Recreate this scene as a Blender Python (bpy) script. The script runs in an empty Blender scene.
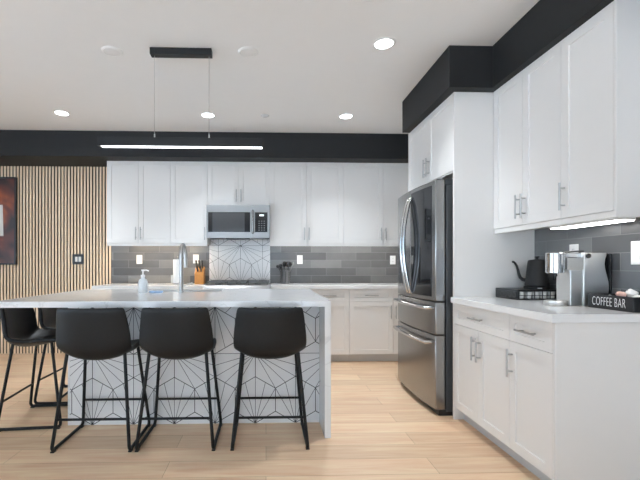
import bpy, bmesh, math, random
from mathutils import Vector, Matrix

random.seed(7)
PI = math.pi
SC = bpy.context.scene
COL = SC.collection

# ------------------------------------------------------------------ camera, world, exposure
YAW = math.atan(0.03)
cd = bpy.data.cameras.new('camera')
cam = bpy.data.objects.new('camera', cd)
COL.objects.link(cam)
cam.location = (0, 0, 1.17)
cam.rotation_euler = (PI / 2, 0, -YAW)
cd.sensor_width = 36.0
cd.lens = 22.5
cd.shift_x = 42 / 640
cd.shift_y = 25.5 / 640
cd.clip_start = 0.05
SC.camera = cam

SC.view_settings.view_transform = 'Standard'
SC.view_settings.look = 'None'
SC.view_settings.gamma = 1.0
SC.view_settings.use_curve_mapping = False
SC.view_settings.exposure = 0.0

w = bpy.data.worlds.new('daylight')
SC.world = w
w.use_nodes = True
bg = w.node_tree.nodes['Background']
bg.inputs['Color'].default_value = (0.65, 0.84, 1.03, 1)
bg.inputs['Strength'].default_value = 3.1
sd = bpy.data.lights.new('sun', 'SUN')
sd.energy = 52.0
sd.angle = math.radians(0.5)
sd.color = (0.81, 0.97, 1.17)
so_sun = bpy.data.objects.new('sun', sd)
so_sun.rotation_euler = (math.radians(-32), math.radians(28), 0)   # over the roof; added to light the unseen ground, which brightens the ceiling
COL.objects.link(so_sun)
SC.cycles.max_bounces = 10
SC.cycles.diffuse_bounces = 6
SC.cycles.caustics_reflective = False
SC.cycles.caustics_refractive = False
SC.cycles.sample_clamp_indirect = 6.0

DOWNLIGHT = 14.0      # radiance of a ceiling downlight lens
SPOT_W = 135.0         # power of the beam each downlight throws
STRIP_WARM = 60.0
STRIP_COOL = 34.0
STRIP_RIGHT = 11.0


def portal(loc, rot, sx, sy):
    ld = bpy.data.lights.new('window_portal', 'AREA')
    ld.shape = 'RECTANGLE'
    ld.size = sx
    ld.size_y = sy
    ld.cycles.is_portal = True
    o = bpy.data.objects.new('window_portal', ld)
    o.location = loc
    o.rotation_euler = rot
    COL.objects.link(o)


# room extents
XL, XR, YF, YB, ZC = -5.2, 2.06, -3.6, 5.44, 2.80
ZS = 2.49
portal((-1.5, YF - 0.08, 1.25), (PI / 2, 0, 0), 5.4, 2.3)
portal((XL - 0.08, 0.3, 1.25), (PI / 2, 0, -PI / 2), 4.4, 2.3)


# ------------------------------------------------------------------ materials
def nodes(name):
    m = bpy.data.materials.new(name)
    m.use_nodes = True
    nt = m.node_tree
    return m, nt, nt.nodes['Principled BSDF']


def N(nt, kind, **kw):
    n = nt.nodes.new(kind)
    for k, v in kw.items():
        if k in n.inputs:
            n.inputs[k].default_value = v
        else:
            setattr(n, k, v)
    return n


def plain(name, col, rough=0.5, metal=0.0, var=0.04, scale=12.0, bump=0.0, bscale=200.0, coat=0.0, ior=1.45, spec=0.5):
    m, nt, b = nodes(name)
    L = nt.links.new
    tc = N(nt, 'ShaderNodeTexCoord')
    nz = N(nt, 'ShaderNodeTexNoise', Scale=scale, Detail=3.0)
    L(tc.outputs['Object'], nz.inputs['Vector'])
    mx = N(nt, 'ShaderNodeMix', data_type='RGBA')
    mx.inputs['A'].default_value = tuple(c * (1 - var) for c in col) + (1,)
    mx.inputs['B'].default_value = tuple(min(1, c * (1 + var)) for c in col) + (1,)
    L(nz.outputs['Fac'], mx.inputs['Factor'])
    L(mx.outputs['Result'], b.inputs['Base Color'])
    b.inputs['Roughness'].default_value = rough
    b.inputs['Metallic'].default_value = metal
    b.inputs['IOR'].default_value = ior
    b.inputs['Specular IOR Level'].default_value = spec
    b.inputs['Coat Weight'].default_value = coat
    if bump:
        n2 = N(nt, 'ShaderNodeTexNoise', Scale=bscale, Detail=4.0)
        L(tc.outputs['Object'], n2.inputs['Vector'])
        bp = N(nt, 'ShaderNodeBump', Strength=bump, Distance=0.002)
        L(n2.outputs['Fac'], bp.inputs['Height'])
        L(bp.outputs['Normal'], b.inputs['Normal'])
    return m


def emit(name, col, strength):
    m, nt, b = nodes(name)
    b.inputs['Base Color'].default_value = (0.8, 0.8, 0.8, 1)
    b.inputs['Emission Color'].default_value = col + (1,)
    b.inputs['Emission Strength'].default_value = strength
    return m


def brushed(name, col, rough, axis=2, streak=0.25):
    """stainless steel with fine brushing along one object axis"""
    m, nt, b = nodes(name)
    L = nt.links.new
    tc = N(nt, 'ShaderNodeTexCoord')
    mp = N(nt, 'ShaderNodeMapping')
    s = [260.0, 260.0, 260.0]
    s[axis] = 3.0
    mp.inputs['Scale'].default_value = s
    L(tc.outputs['Object'], mp.inputs['Vector'])
    nz = N(nt, 'ShaderNodeTexNoise', Scale=1.0, Detail=2.0)
    L(mp.outputs['Vector'], nz.inputs['Vector'])
    mr = N(nt, 'ShaderNodeMapRange')
    mr.inputs['To Min'].default_value = rough * (1 - streak)
    mr.inputs['To Max'].default_value = rough * (1 + streak)
    L(nz.outputs['Fac'], mr.inputs['Value'])
    L(mr.outputs['Result'], b.inputs['Roughness'])
    b.inputs['Base Color'].default_value = col + (1,)
    b.inputs['Metallic'].default_value = 1.0
    return m


def tile_mat(name, along, c1, c2, mortar, rough=0.28):
    """running-bond tile; 'along' picks which object axis the courses run on"""
    m, nt, b = nodes(name)
    L = nt.links.new
    tc = N(nt, 'ShaderNodeTexCoord')
    sp = N(nt, 'ShaderNodeSeparateXYZ')
    L(tc.outputs['Object'], sp.inputs['Vector'])
    cb = N(nt, 'ShaderNodeCombineXYZ')
    L(sp.outputs[along], cb.inputs['X'])
    L(sp.outputs['Z'], cb.inputs['Y'])
    br = N(nt, 'ShaderNodeTexBrick', offset=0.5, offset_frequency=2, squash=1.0)
    br.inputs['Scale'].default_value = 1.0
    br.inputs['Brick Width'].default_value = 0.41
    br.inputs['Row Height'].default_value = 0.1045
    br.inputs['Mortar Size'].default_value = 0.0016
    br.inputs['Mortar Smooth'].default_value = 0.1
    br.inputs['Bias'].default_value = 0.0
    br.inputs['Color1'].default_value = c1 + (1,)
    br.inputs['Color2'].default_value = c2 + (1,)
    br.inputs['Mortar'].default_value = mortar + (1,)
    L(cb.outputs['Vector'], br.inputs['Vector'])
    nz = N(nt, 'ShaderNodeTexNoise', Scale=6.0, Detail=4.0)
    L(tc.outputs['Object'], nz.inputs['Vector'])
    mx = N(nt, 'ShaderNodeMix', data_type='RGBA', blend_type='OVERLAY')
    mx.inputs['Factor'].default_value = 0.18
    L(br.outputs['Color'], mx.inputs['A'])
    L(nz.outputs['Fac'], mx.inputs['B'])
    L(mx.outputs['Result'], b.inputs['Base Color'])
    b.inputs['Roughness'].default_value = rough
    bp = N(nt, 'ShaderNodeBump', Strength=0.5, Distance=0.002)
    bp.invert = True
    L(br.outputs['Fac'], bp.inputs['Height'])
    L(bp.outputs['Normal'], b.inputs['Normal'])
    return m


def floor_mat():
    m, nt, b = nodes('oak_planks')
    L = nt.links.new
    tc = N(nt, 'ShaderNodeTexCoord')
    br = N(nt, 'ShaderNodeTexBrick', offset=0.37, offset_frequency=2)
    br.inputs['Scale'].default_value = 1.0
    br.inputs['Brick Width'].default_value = 1.55
    br.inputs['Row Height'].default_value = 0.185
    br.inputs['Mortar Size'].default_value = 0.0012
    br.inputs['Mortar Smooth'].default_value = 0.2
    br.inputs['Color1'].default_value = (0.76, 0.55, 0.365, 1)
    br.inputs['Color2'].default_value = (0.64, 0.45, 0.29, 1)
    br.inputs['Mortar'].default_value = (0.30, 0.19, 0.11, 1)
    L(tc.outputs['Object'], br.inputs['Vector'])
    mp = N(nt, 'ShaderNodeMapping')
    mp.inputs['Scale'].default_value = (1.1, 14.0, 1.0)
    L(tc.outputs['Object'], mp.inputs['Vector'])
    nz = N(nt, 'ShaderNodeTexNoise', Scale=1.6, Detail=7.0, Roughness=0.62, Distortion=0.7)
    L(mp.outputs['Vector'], nz.inputs['Vector'])
    rp = N(nt, 'ShaderNodeValToRGB')
    rp.color_ramp.elements[0].position = 0.3
    rp.color_ramp.elements[0].color = (0.36, 0.35, 0.34, 1)
    rp.color_ramp.elements[1].position = 0.72
    rp.color_ramp.elements[1].color = (0.62, 0.62, 0.62, 1)
    L(nz.outputs['Fac'], rp.inputs['Fac'])
    mx = N(nt, 'ShaderNodeMix', data_type='RGBA', blend_type='OVERLAY')
    mx.inputs['Factor'].default_value = 0.85
    L(br.outputs['Color'], mx.inputs['A'])
    L(rp.outputs['Color'], mx.inputs['B'])
    L(mx.outputs['Result'], b.inputs['Base Color'])
    b.inputs['Roughness'].default_value = 0.42
    bp = N(nt, 'ShaderNodeBump', Strength=0.12, Distance=0.002)
    L(nz.outputs['Fac'], bp.inputs['Height'])
    L(bp.outputs['Normal'], b.inputs['Normal'])
    return m


def quartz_mat(name, base, vein, amount=0.5, rough=0.12):
    m, nt, b = nodes(name)
    L = nt.links.new
    tc = N(nt, 'ShaderNodeTexCoord')
    nz = N(nt, 'ShaderNodeTexNoise', Scale=1.7, Detail=5.0, Distortion=1.2)
    L(tc.outputs['Object'], nz.inputs['Vector'])
    rp = N(nt, 'ShaderNodeValToRGB')
    e = rp.color_ramp.elements
    e[0].position = 0.491
    e[0].color = (0, 0, 0, 1)
    e[1].position = 0.5
    e[1].color = (amount, amount, amount, 1)
    e2 = e.new(0.509)
    e2.color = (0, 0, 0, 1)
    L(nz.outputs['Fac'], rp.inputs['Fac'])
    mx = N(nt, 'ShaderNodeMix', data_type='RGBA')
    mx.inputs['A'].default_value = base + (1,)
    mx.inputs['B'].default_value = vein + (1,)
    L(rp.outputs['Color'], mx.inputs['Factor'])
    L(mx.outputs['Result'], b.inputs['Base Color'])
    b.inputs['Roughness'].default_value = rough
    return m


def slat_wood():
    m, nt, b = nodes('oak_slat')
    L = nt.links.new
    tc = N(nt, 'ShaderNodeTexCoord')
    mp = N(nt, 'ShaderNodeMapping')
    mp.inputs['Scale'].default_value = (30, 30, 1.6)
    L(tc.outputs['Object'], mp.inputs['Vector'])
    nz = N(nt, 'ShaderNodeTexNoise', Scale=1.0, Detail=5.0)
    L(mp.outputs['Vector'], nz.inputs['Vector'])
    mx = N(nt, 'ShaderNodeMix', data_type='RGBA')
    mx.inputs['A'].default_value = (0.80, 0.60, 0.40, 1)
    mx.inputs['B'].default_value = (0.95, 0.79, 0.58, 1)
    L(nz.outputs['Fac'], mx.inputs['Factor'])
    L(mx.outputs['Result'], b.inputs['Base Color'])
    b.inputs['Roughness'].default_value = 0.5
    return m


def glass_mat(name, col, rough=0.02):
    m, nt, b = nodes(name)
    b.inputs['Base Color'].default_value = col + (1,)
    b.inputs['Transmission Weight'].default_value = 1.0
    b.inputs['Roughness'].default_value = rough
    b.inputs['IOR'].default_value = 1.45
    return m


def painting_mat():
    m, nt, b = nodes('dark_red_painting')
    L = nt.links.new
    tc = N(nt, 'ShaderNodeTexCoord')
    nz = N(nt, 'ShaderNodeTexNoise', Scale=2.6, Detail=2.5, Distortion=0.3)
    L(tc.outputs['Object'], nz.inputs['Vector'])
    rp = N(nt, 'ShaderNodeValToRGB')
    e = rp.color_ramp.elements
    e[0].position = 0.38
    e[0].color = (0.018, 0.006, 0.005, 1)
    e[1].position = 0.66
    e[1].color = (0.42, 0.10, 0.02, 1)
    e2 = e.new(0.52)
    e2.color = (0.10, 0.018, 0.010, 1)
    L(nz.outputs['Fac'], rp.inputs['Fac'])
    L(rp.outputs['Color'], b.inputs['Base Color'])
    b.inputs['Roughness'].default_value = 0.3
    return m


M = {
    'white_cab': plain('white_cabinet_paint', (0.755, 0.738, 0.715), 0.38, var=0.01),
    'white_wall': plain('white_wall_paint', (0.80, 0.795, 0.785), 0.7, var=0.01, bump=0.05),
    'ceiling': plain('ceiling_paint', (0.85, 0.85, 0.845), 0.85, var=0.01, bump=0.04),
    'charcoal': plain('charcoal_paint', (0.017, 0.0172, 0.0175), 0.6, var=0.06, bump=0.04, spec=0.2),
    'kick': plain('grey_toe_kick', (0.55, 0.56, 0.57), 0.5, var=0.02),
    'quartz': quartz_mat('white_quartz', (0.80, 0.80, 0.795), (0.60, 0.60, 0.60), 0.12),
    'island_quartz': quartz_mat('veined_white_quartz', (0.80, 0.805, 0.81), (0.42, 0.42, 0.43), 0.32),
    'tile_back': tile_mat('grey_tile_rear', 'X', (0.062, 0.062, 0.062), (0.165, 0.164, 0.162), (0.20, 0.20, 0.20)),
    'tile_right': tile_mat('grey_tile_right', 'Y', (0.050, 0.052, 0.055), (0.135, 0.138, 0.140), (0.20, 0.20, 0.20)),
    'white_tile': plain('white_glazed_tile', (0.80, 0.80, 0.80), 0.16, var=0.02, scale=3.0),
    'tile_line': plain('dark_tile_line', (0.04, 0.04, 0.044), 0.5),
    'floor': floor_mat(),
    'slat': slat_wood(),
    'felt': plain('dark_brown_felt', (0.022, 0.012, 0.008), 0.95),
    'steel': brushed('brushed_steel', (0.27, 0.265, 0.26), 0.38, axis=0, streak=0.1),
    'steel_v': brushed('brushed_steel_upright', (0.31, 0.308, 0.305), 0.24, axis=2, streak=0.08),
    'machine_steel': brushed('machine_steel', (0.74, 0.74, 0.73), 0.38, axis=2, streak=0.35),
    'nickel': brushed('brushed_nickel', (0.46, 0.455, 0.45), 0.34, axis=2),
    'chrome': plain('chrome', (0.58, 0.58, 0.585), 0.12, 1.0, var=0.01),
    'fridge_side': plain('dark_grey_fridge_case', (0.085, 0.087, 0.09), 0.45, 0.3),
    'black': plain('black_plastic', (0.012, 0.012, 0.013), 0.35, var=0.1),
    'black_gloss': plain('black_glass', (0.012, 0.013, 0.015), 0.05, var=0.05),
    'oven_glass': plain('grey_oven_glass', (0.055, 0.058, 0.062), 0.07, var=0.05),
    'black_matte': plain('matte_black_metal', (0.013, 0.013, 0.0135), 0.5, 0.0, var=0.1, spec=0.3),
    'leather': plain('black_leather', (0.0075, 0.0079, 0.0082), 0.44, spec=0.33, var=0.15, scale=40.0, bump=0.25, bscale=350.0),
    'iron': plain('cast_iron', (0.17, 0.17, 0.17), 0.45, 0.6),
    'white_plastic': plain('white_plastic', (0.82, 0.82, 0.81), 0.35, var=0.01),
    'paper': plain('white_paper', (0.85, 0.84, 0.82), 0.9, var=0.03, bump=0.2, bscale=90.0),
    'knife_wood': plain('orange_wood', (0.50, 0.21, 0.045), 0.45, var=0.18, scale=25.0),
    'crock': plain('grey_wire_crock', (0.14, 0.14, 0.145), 0.35, 0.6, var=0.2, scale=60.0),
    'pink': plain('pink_paper', (0.80, 0.50, 0.42), 0.7, var=0.1),
    'blue': plain('blue_sponge', (0.40, 0.55, 0.78), 0.8, var=0.2, scale=60.0),
    'soap_glass': plain('clear_bottle', (0.74, 0.78, 0.80), 0.08, var=0.02),
    'soap': plain('clear_soap', (0.66, 0.72, 0.77), 0.2),
    'lens': emit('downlight_lens', (0.93, 0.97, 1.0), DOWNLIGHT),
    'led_warm': emit('warm_led_strip', (1.0, 0.80, 0.58), STRIP_WARM),
    'led_cool': emit('cool_led_strip', (1.0, 0.96, 0.92), STRIP_COOL),
    'led_right': emit('white_led_strip', (1.0, 0.98, 0.95), STRIP_RIGHT),
    'led_pendant': emit('pendant_led', (0.95, 0.97, 1.0), 5.0),
    'led_hood': emit('microwave_lamp', (1.0, 0.93, 0.85), 6.0),
    'display': emit('display_digits', (0.85, 0.95, 1.0), 1.2),
    'painting': painting_mat(),
    'painting_white': plain('painting_white', (0.75, 0.73, 0.70), 0.5),
    'window_frame': plain('dark_window_frame', (0.05, 0.05, 0.05), 0.4),
    'pane': glass_mat('window_pane', (1, 1, 1), 0.0),
    'bounce_ground': plain('pale_bounce_ground', (0.66, 0.66, 0.66), 0.8, var=0.1),  # kept pale so the unseen ground throws sunlight upward
}


# ------------------------------------------------------------------ mesh helpers
class MB:
    def __init__(self):
        self.bm = bmesh.new()
        self.mats = []

    def mi(self, m):
        if m is None:
            return 0
        if m not in self.mats:
            self.mats.append(m)
        return self.mats.index(m)

    def face(self, vs, k=0):
        try:
            f = self.bm.faces.new(vs)
            f.material_index = k
            return f
        except ValueError:
            return None

    def box(self, x0, x1, y0, y1, z0, z1, m=None):
        k = self.mi(m)
        v = [self.bm.verts.new((x, y, z)) for x in (x0, x1) for y in (y0, y1) for z in (z0, z1)]
        for q in ((0, 1, 3, 2), (4, 6, 7, 5), (0, 4, 5, 1), (2, 3, 7, 6), (0, 2, 6, 4), (1, 5, 7, 3)):
            self.face([v[i] for i in q], k)
        return self

    def tube(self, pts, r, n=10, m=None, cap=True, radii=None):
        k = self.mi(m)
        pts = [Vector(p) for p in pts]
        rings = []
        ref = None
        for i, p in enumerate(pts):
            if i == 0:
                t = pts[1] - pts[0]
            elif i == len(pts) - 1:
                t = pts[-1] - pts[-2]
            else:
                t = (pts[i + 1] - p).normalized() + (p - pts[i - 1]).normalized()
            t.normalize()
            if ref is None:
                ref = Vector((0, 0, 1)) if abs(t.z) < 0.9 else Vector((1, 0, 0))
            u = t.cross(ref).normalized()
            ref = u.cross(t).normalized()
            rr = radii[i] if radii else r
            rings.append([self.bm.verts.new(p + (u * math.cos(2 * PI * j / n) + ref * math.sin(2 * PI * j / n)) * rr)
                          for j in range(n)])
        for a, b in zip(rings, rings[1:]):
            for j in range(n):
                self.face([a[j], a[(j + 1) % n], b[(j + 1) % n], b[j]], k)
        if cap:
            self.face(rings[0][::-1], k)
            self.face(rings[-1], k)
        return self

    def lathe(self, prof, cx=0, cy=0, n=28, m=None, close=False):
        """prof: list of (radius, z)"""
        k = self.mi(m)
        rings = []
        for r, z in prof:
            if r < 1e-6:
                rings.append([self.bm.verts.new((cx, cy, z))])
            else:
                rings.append([self.bm.verts.new((cx + r * math.cos(2 * PI * j / n), cy + r * math.sin(2 * PI * j / n), z))
                              for j in range(n)])
        for a, b in zip(rings, rings[1:]):
            if len(a) == 1 and len(b) == 1:
                continue
            for j in range(n):
                j2 = (j + 1) % n
                if len(a) == 1:
                    self.face([a[0], b[j2], b[j]], k)
                elif len(b) == 1:
                    self.face([a[j], a[j2], b[0]], k)
                else:
                    self.face([a[j], a[j2], b[j2], b[j]], k)
        return self

    def prism(self, poly, axis, lo, hi, m=None):
        """poly: 2-D outline in the two other axes (in x,y,z order); extruded along axis"""
        k = self.mi(m)

        def mk(p, h):
            c = list(p)
            c.insert(axis, h)
            return self.bm.verts.new(c)
        a = [mk(p, lo) for p in poly]
        b = [mk(p, hi) for p in poly]
        n = len(poly)
        for j in range(n):
            self.face([a[j], a[(j + 1) % n], b[(j + 1) % n], b[j]], k)
        self.face(a[::-1], k)
        self.face(b, k)
        return self

    def shaker(self, x0, x1, z0, z1, y=0.0, t=0.02, rail=0.057, deep=0.007, m=None):
        """cabinet front with a recessed centre panel, its face looking towards -y"""
        k = self.mi(m)
        rl = min(rail, (z1 - z0) * 0.3)
        rw = min(rail, (x1 - x0) * 0.3)
        B = self.bm.verts.new

        def ring(a, b, c, d, yy):
            return [B((a, yy, c)), B((b, yy, c)), B((b, yy, d)), B((a, yy, d))]
        o = ring(x0, x1, z0, z1, y)
        i = ring(x0 + rw, x1 - rw, z0 + rl, z1 - rl, y)
        q = ring(x0 + rw + 0.002, x1 - rw - 0.002, z0 + rl + 0.002, z1 - rl - 0.002, y + deep)
        r = ring(x0, x1, z0, z1, y + t)
        for A, C in ((o, i), (i, q), (r, o)):
            for j in range(4):
                self.face([A[j], A[(j + 1) % 4], C[(j + 1) % 4], C[j]], k)
        self.face(q, k)
        self.face(r[::-1], k)
        return self

    def build(self, name, m=None, parent=None, loc=None, bevel=0.0, smooth=None, sub=0, seg=2):
        bmesh.ops.recalc_face_normals(self.bm, faces=self.bm.faces)
        me = bpy.data.meshes.new(name)
        self.bm.to_mesh(me)
        self.bm.free()
        ms = list(self.mats)
        if m is not None and (not ms):
            ms = [m]
        for x in ms:
            me.materials.append(x)
        o = bpy.data.objects.new(name, me)
        COL.objects.link(o)
        if parent is not None:
            o.parent = parent
        if loc is not None:
            o.location = loc
        if smooth:
            for p in me.polygons:
                p.use_smooth = True
            me.set_sharp_from_angle(angle=math.radians(smooth))
        if bevel:
            b = o.modifiers.new('bevel', 'BEVEL')
            b.width = bevel
            b.segments = seg
            b.limit_method = 'ANGLE'
            b.angle_limit = math.radians(40)
        if sub:
            s = o.modifiers.new('subdivision', 'SUBSURF')
            s.levels = sub
            s.render_levels = sub
        return o


def tag(o, label, cat, group=None, kind=None):
    o['label'] = label
    if cat:
        o['category'] = cat
    if group:
        o['group'] = group
    if kind:
        o['kind'] = kind
    return o


def thing(name, label, cat, loc=(0, 0, 0), rz=0.0, group=None):
    o = bpy.data.objects.new(name, None)
    COL.objects.link(o)
    o.location = loc
    o.rotation_euler = (0, 0, rz)
    o.empty_display_size = 0.1
    return tag(o, label, cat, group)


def struct(name, mb, m, label, bevel=0.0):
    o = mb.build(name, m, bevel=bevel)
    o['kind'] = 'structure'
    o['label'] = label
    return o


def copy_tree(o, parent=None):
    c = o.copy()
    COL.objects.link(c)
    if parent is not None:
        c.parent = parent
    for ch in list(o.children):
        copy_tree(ch, c)
    return c


def arc(c, r, a0, a1, n, u, v):
    c, u, v = Vector(c), Vector(u), Vector(v)
    return [c + u * (r * math.cos(a0 + (a1 - a0) * i / n)) + v * (r * math.sin(a0 + (a1 - a0) * i / n)) for i in range(n + 1)]


def rounded_path(pts, r, n=5):
    """polyline with its corners rounded to radius-ish r"""
    pts = [Vector(p) for p in pts]
    out = [pts[0]]
    for i in range(1, len(pts) - 1):
        p, a, b = pts[i], pts[i - 1], pts[i + 1]
        d1 = (a - p)
        d2 = (b - p)
        k = min(r, d1.length * 0.45, d2.length * 0.45)
        s = p + d1.normalized() * k
        e = p + d2.normalized() * k
        for j in range(n + 1):
            t = j / n
            out.append(s * (1 - t) ** 2 + p * 2 * t * (1 - t) + e * t ** 2)
    out.append(pts[-1])
    return out


# ------------------------------------------------------------------ the room
struct('floor', MB().box(XL - 0.1, XR + 0.1, YF - 0.1, YB + 0.1, -0.05, 0), M['floor'], 'light oak plank floor')
struct('ceiling', MB().box(XL - 0.1, XR + 0.1, YF - 0.1, YB + 0.1, ZC, ZC + 0.06), M['ceiling'], 'flat white ceiling')
struct('wall_back', MB().box(XL - 0.1, XR + 0.1, YB, YB + 0.1, 0, ZC), M['white_wall'], 'white wall behind the range')
struct('wall_right', MB().box(XR, XR + 0.1, YF - 0.1, YB, 0, ZC), M['white_wall'], 'white wall behind the coffee counter')
wl = MB()
wl.box(XL - 0.1, XL, YF, -1.9, 0, ZC).box(XL - 0.1, XL, 2.5, YB, 0, ZC)
wl.box(XL - 0.1, XL, -1.9, 2.5, 2.4, ZC).box(XL - 0.1, XL, -1.9, 2.5, 0, 0.1)
struct('wall_left', wl, M['white_wall'], 'white wall with a wide window opening')
wf = MB()
wf.box(XL, -4.2, YF - 0.1, YF, 0, ZC).box(1.2, XR, YF - 0.1, YF, 0, ZC)
wf.box(-4.2, 1.2, YF - 0.1, YF, 2.4, ZC).box(-4.2, 1.2, YF - 0.1, YF, 0, 0.1)
struct('wall_front', wf, M['white_wall'], 'white wall with wide glazed doors opposite the kitchen')


# unseen openings for daylight; panes left out so they don't block it
for nm, pl, lb in (('window_1', dict(len=5.4, loc=(-4.2, YF - 0.05, 0.1), rz=0), 'dark frame of unseen doors behind the camera, panes left out for daylight'),
                   ('window_2', dict(len=4.4, loc=(XL - 0.05, -1.9, 0.1), rz=PI / 2), 'dark frame of an unseen left wall window, panes left out for daylight')):
    fr = MB()
    Lw = pl['len']
    fr.box(0, Lw, -0.03, 0.03, 0, 0.05).box(0, Lw, -0.03, 0.03, 2.25, 2.30)
    for xx in (0, Lw / 3, 2 * Lw / 3, Lw - 0.05):
        fr.box(xx, xx + 0.05, -0.03, 0.03, 0.05, 2.25)
    o = struct(nm, fr, M['window_frame'], lb)
    o.location = pl['loc']
    o.rotation_euler = (0, 0, pl['rz'])

# dark soffits
struct('trim_1', MB().box(XL, XR, 4.90, YB, ZS, ZC), M['charcoal'], 'charcoal soffit along the rear wall', 0.002)
struct('trim_2', MB().box(1.355, XR, 2.92, 3.94, ZS, ZC), M['charcoal'], 'charcoal soffit over the fridge', 0.002)
struct('trim_3', MB().box(1.68, XR, 0.6, 2.92, ZS, ZC), M['charcoal'], 'charcoal soffit over the coffee counter cabinets', 0.002)
# backsplashes
t4 = MB()
t4.box(-2.075, -0.765, YB - 0.01, YB, 0, 0.62)
o = struct('trim_4', t4, M['tile_back'], 'grey tile backsplash between slat wall and range')
o.location = (0, 0, 0.93)
o = struct('trim_5', MB().box(0.055, XR - 0.011, YB - 0.01, YB, 0, 0.62), M['tile_back'], 'grey tile backsplash right of the range')
o.location = (0, 0, 0.93)
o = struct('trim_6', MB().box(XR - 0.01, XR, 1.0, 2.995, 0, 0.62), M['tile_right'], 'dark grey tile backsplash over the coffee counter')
o.location = (0, 0, 0.93)


def star_lines(x0, x1, z0, z1, cx, cz, rows, hexw=0.2985):
    """line segments of a hexagon tile with rays; (cx, cz) is the centre of one hexagon of a bottom-burst row"""
    s = hexw / math.sqrt(3)
    segs = []
    thick = [True]

    def clip(a, b):
        t0, t1 = 0.0, 1.0
        dx, dz = b[0] - a[0], b[1] - a[1]
        for p, q in ((-dx, a[0] - x0), (dx, x1 - a[0]), (-dz, a[1] - z0), (dz, z1 - a[1])):
            if abs(p) < 1e-9:
                if q < 0:
                    return
            else:
                r = q / p
                if p < 0:
                    t0 = max(t0, r)
                else:
                    t1 = min(t1, r)
        if t0 < t1 - 1e-4:
            segs.append(((a[0] + dx * t0, a[1] + dz * t0), (a[0] + dx * t1, a[1] + dz * t1), thick[0]))
    for row in rows:
        zc = cz + row * 1.5 * s
        off = 0 if row % 2 == 0 else hexw / 2
        for i in range(-9, 10):
            xc = cx + off + i * hexw
            V = [(xc + s * math.cos(PI / 2 + k * PI / 3), zc + s * math.sin(PI / 2 + k * PI / 3)) for k in range(6)]
            # V0 top, V1 upper left, V2 lower left, V3 bottom, V4 lower right, V5 upper right
            thick[0] = True
            for k in (0, 1, 5):
                clip(V[k], V[(k + 1) % 6])
            if row % 4 == 0:
                src = 3
            elif row % 2 == 1:
                src = 1 if i % 2 == 0 else 5
            else:
                src = 0
            thick[0] = False
            far = [(src + 1 + k) % 6 for k in range(5)]
            P = V[src]
            for k in far[1:4]:
                clip(P, V[k])
            for k in range(1, 3 + 0):
                a, b = V[far[k]], V[far[k + 1]]
                clip(P, ((a[0] + b[0]) / 2, (a[1] + b[1]) / 2))
    return segs


def star_tile(mb, x0, x1, z0, z1, yface, cx, cz, rows, wline=0.0042, hexw=0.2985):
    k = mb.mi(M['tile_line'])
    for a, b, th in star_lines(x0, x1, z0, z1, cx, cz, rows, hexw):
        d = Vector((b[0] - a[0], 0, b[1] - a[1]))
        n = Vector((-d.z, 0, d.x)).normalized() * (wline / 2 if th else wline * 0.34)
        A, B = Vector((a[0], yface - 0.0006, a[1])), Vector((b[0], yface - 0.0006, b[1]))
        mb.face([mb.bm.verts.new(p) for p in (A + n, B + n, B - n, A - n)], k)


t7 = MB()
t7.box(-0.765, 0.055, YB - 0.012, YB, 0.80, 1.56, M['white_tile'])
star_tile(t7, -0.765, 0.055, 0.80, 1.56, YB - 0.012, -0.345, 1.095, range(-2, 3))
struct('trim_7', t7, None, 'white hexagon ray tile behind the range')

# wood slat cladding
sl = MB()
sl.box(XL, -2.075, YB - 0.012, YB, 0, ZS, M['felt'])
xx = -2.075 - 0.024
while xx > XL:
    sl.box(xx, xx + 0.0225, YB - 0.022, YB - 0.012, 0, ZS, M['slat'])
    xx -= 0.0418
struct('trim_8', sl, None, 'vertical light oak slat cladding on dark felt')
# outside: unseen pale ground, added to bounce sunlight up to the ceiling
struct('ground', MB().box(-40, 20, -40, 20, -0.14, -0.06), M['bounce_ground'], 'unseen pale ground added outside to bounce sunlight indoors')


# ------------------------------------------------------------------ cabinets
def bar_handle(x, z, vertical, parent, y=0.0, length=0.16, r=0.0058, off=0.032):
    h = MB()
    hl = length / 2
    pl = length * 0.31
    if vertical:
        h.tube([(x, y - off, z - hl), (x, y - off, z + hl)], r)
        for s in (-1, 1):
            h.tube([(x, y, z + s * pl), (x, y - off, z + s * pl)], r * 0.85)
    else:
        h.tube([(x - hl, y - off, z), (x + hl, y - off, z)], r)
        for s in (-1, 1):
            h.tube([(x + s * pl, y, z), (x + s * pl, y - off, z)], r * 0.85)
    return h.build('handle', M['nickel'], parent, smooth=40)


def wall_cabinet(loc, rz, wd, dp, z1, doors, label, group, rail=0.03, hz=None, ends=None):
    """doors: list of (x0, x1, 'l'/'r'/'') where the letter is the side the handle sits on. loc.z is the underside."""
    t = thing('wall_cabinet', label, 'cabinet', loc, rz, group)
    c = MB().box(0.001, wd - 0.001, 0.021, dp, rail, z1, M['white_cab'])
    c.build('body', None, t)
    if rail:
        MB().box(0.001, wd - 0.001, 0.006, 0.022, 0, rail, M['white_cab']).build('light_rail', None, t)
    for x0, x1, side in doors:
        d = MB().shaker(x0 + 0.0015, x1 - 0.0015, rail + 0.002, z1 - 0.002, 0, 0.02, m=M['white_cab']).build('door', None, t)
        if side:
            hx = x0 + 0.03 if side == 'l' else x1 - 0.03
            bar_handle(hx, rail + (hz or 0.125), True, d)
    return t


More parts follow.
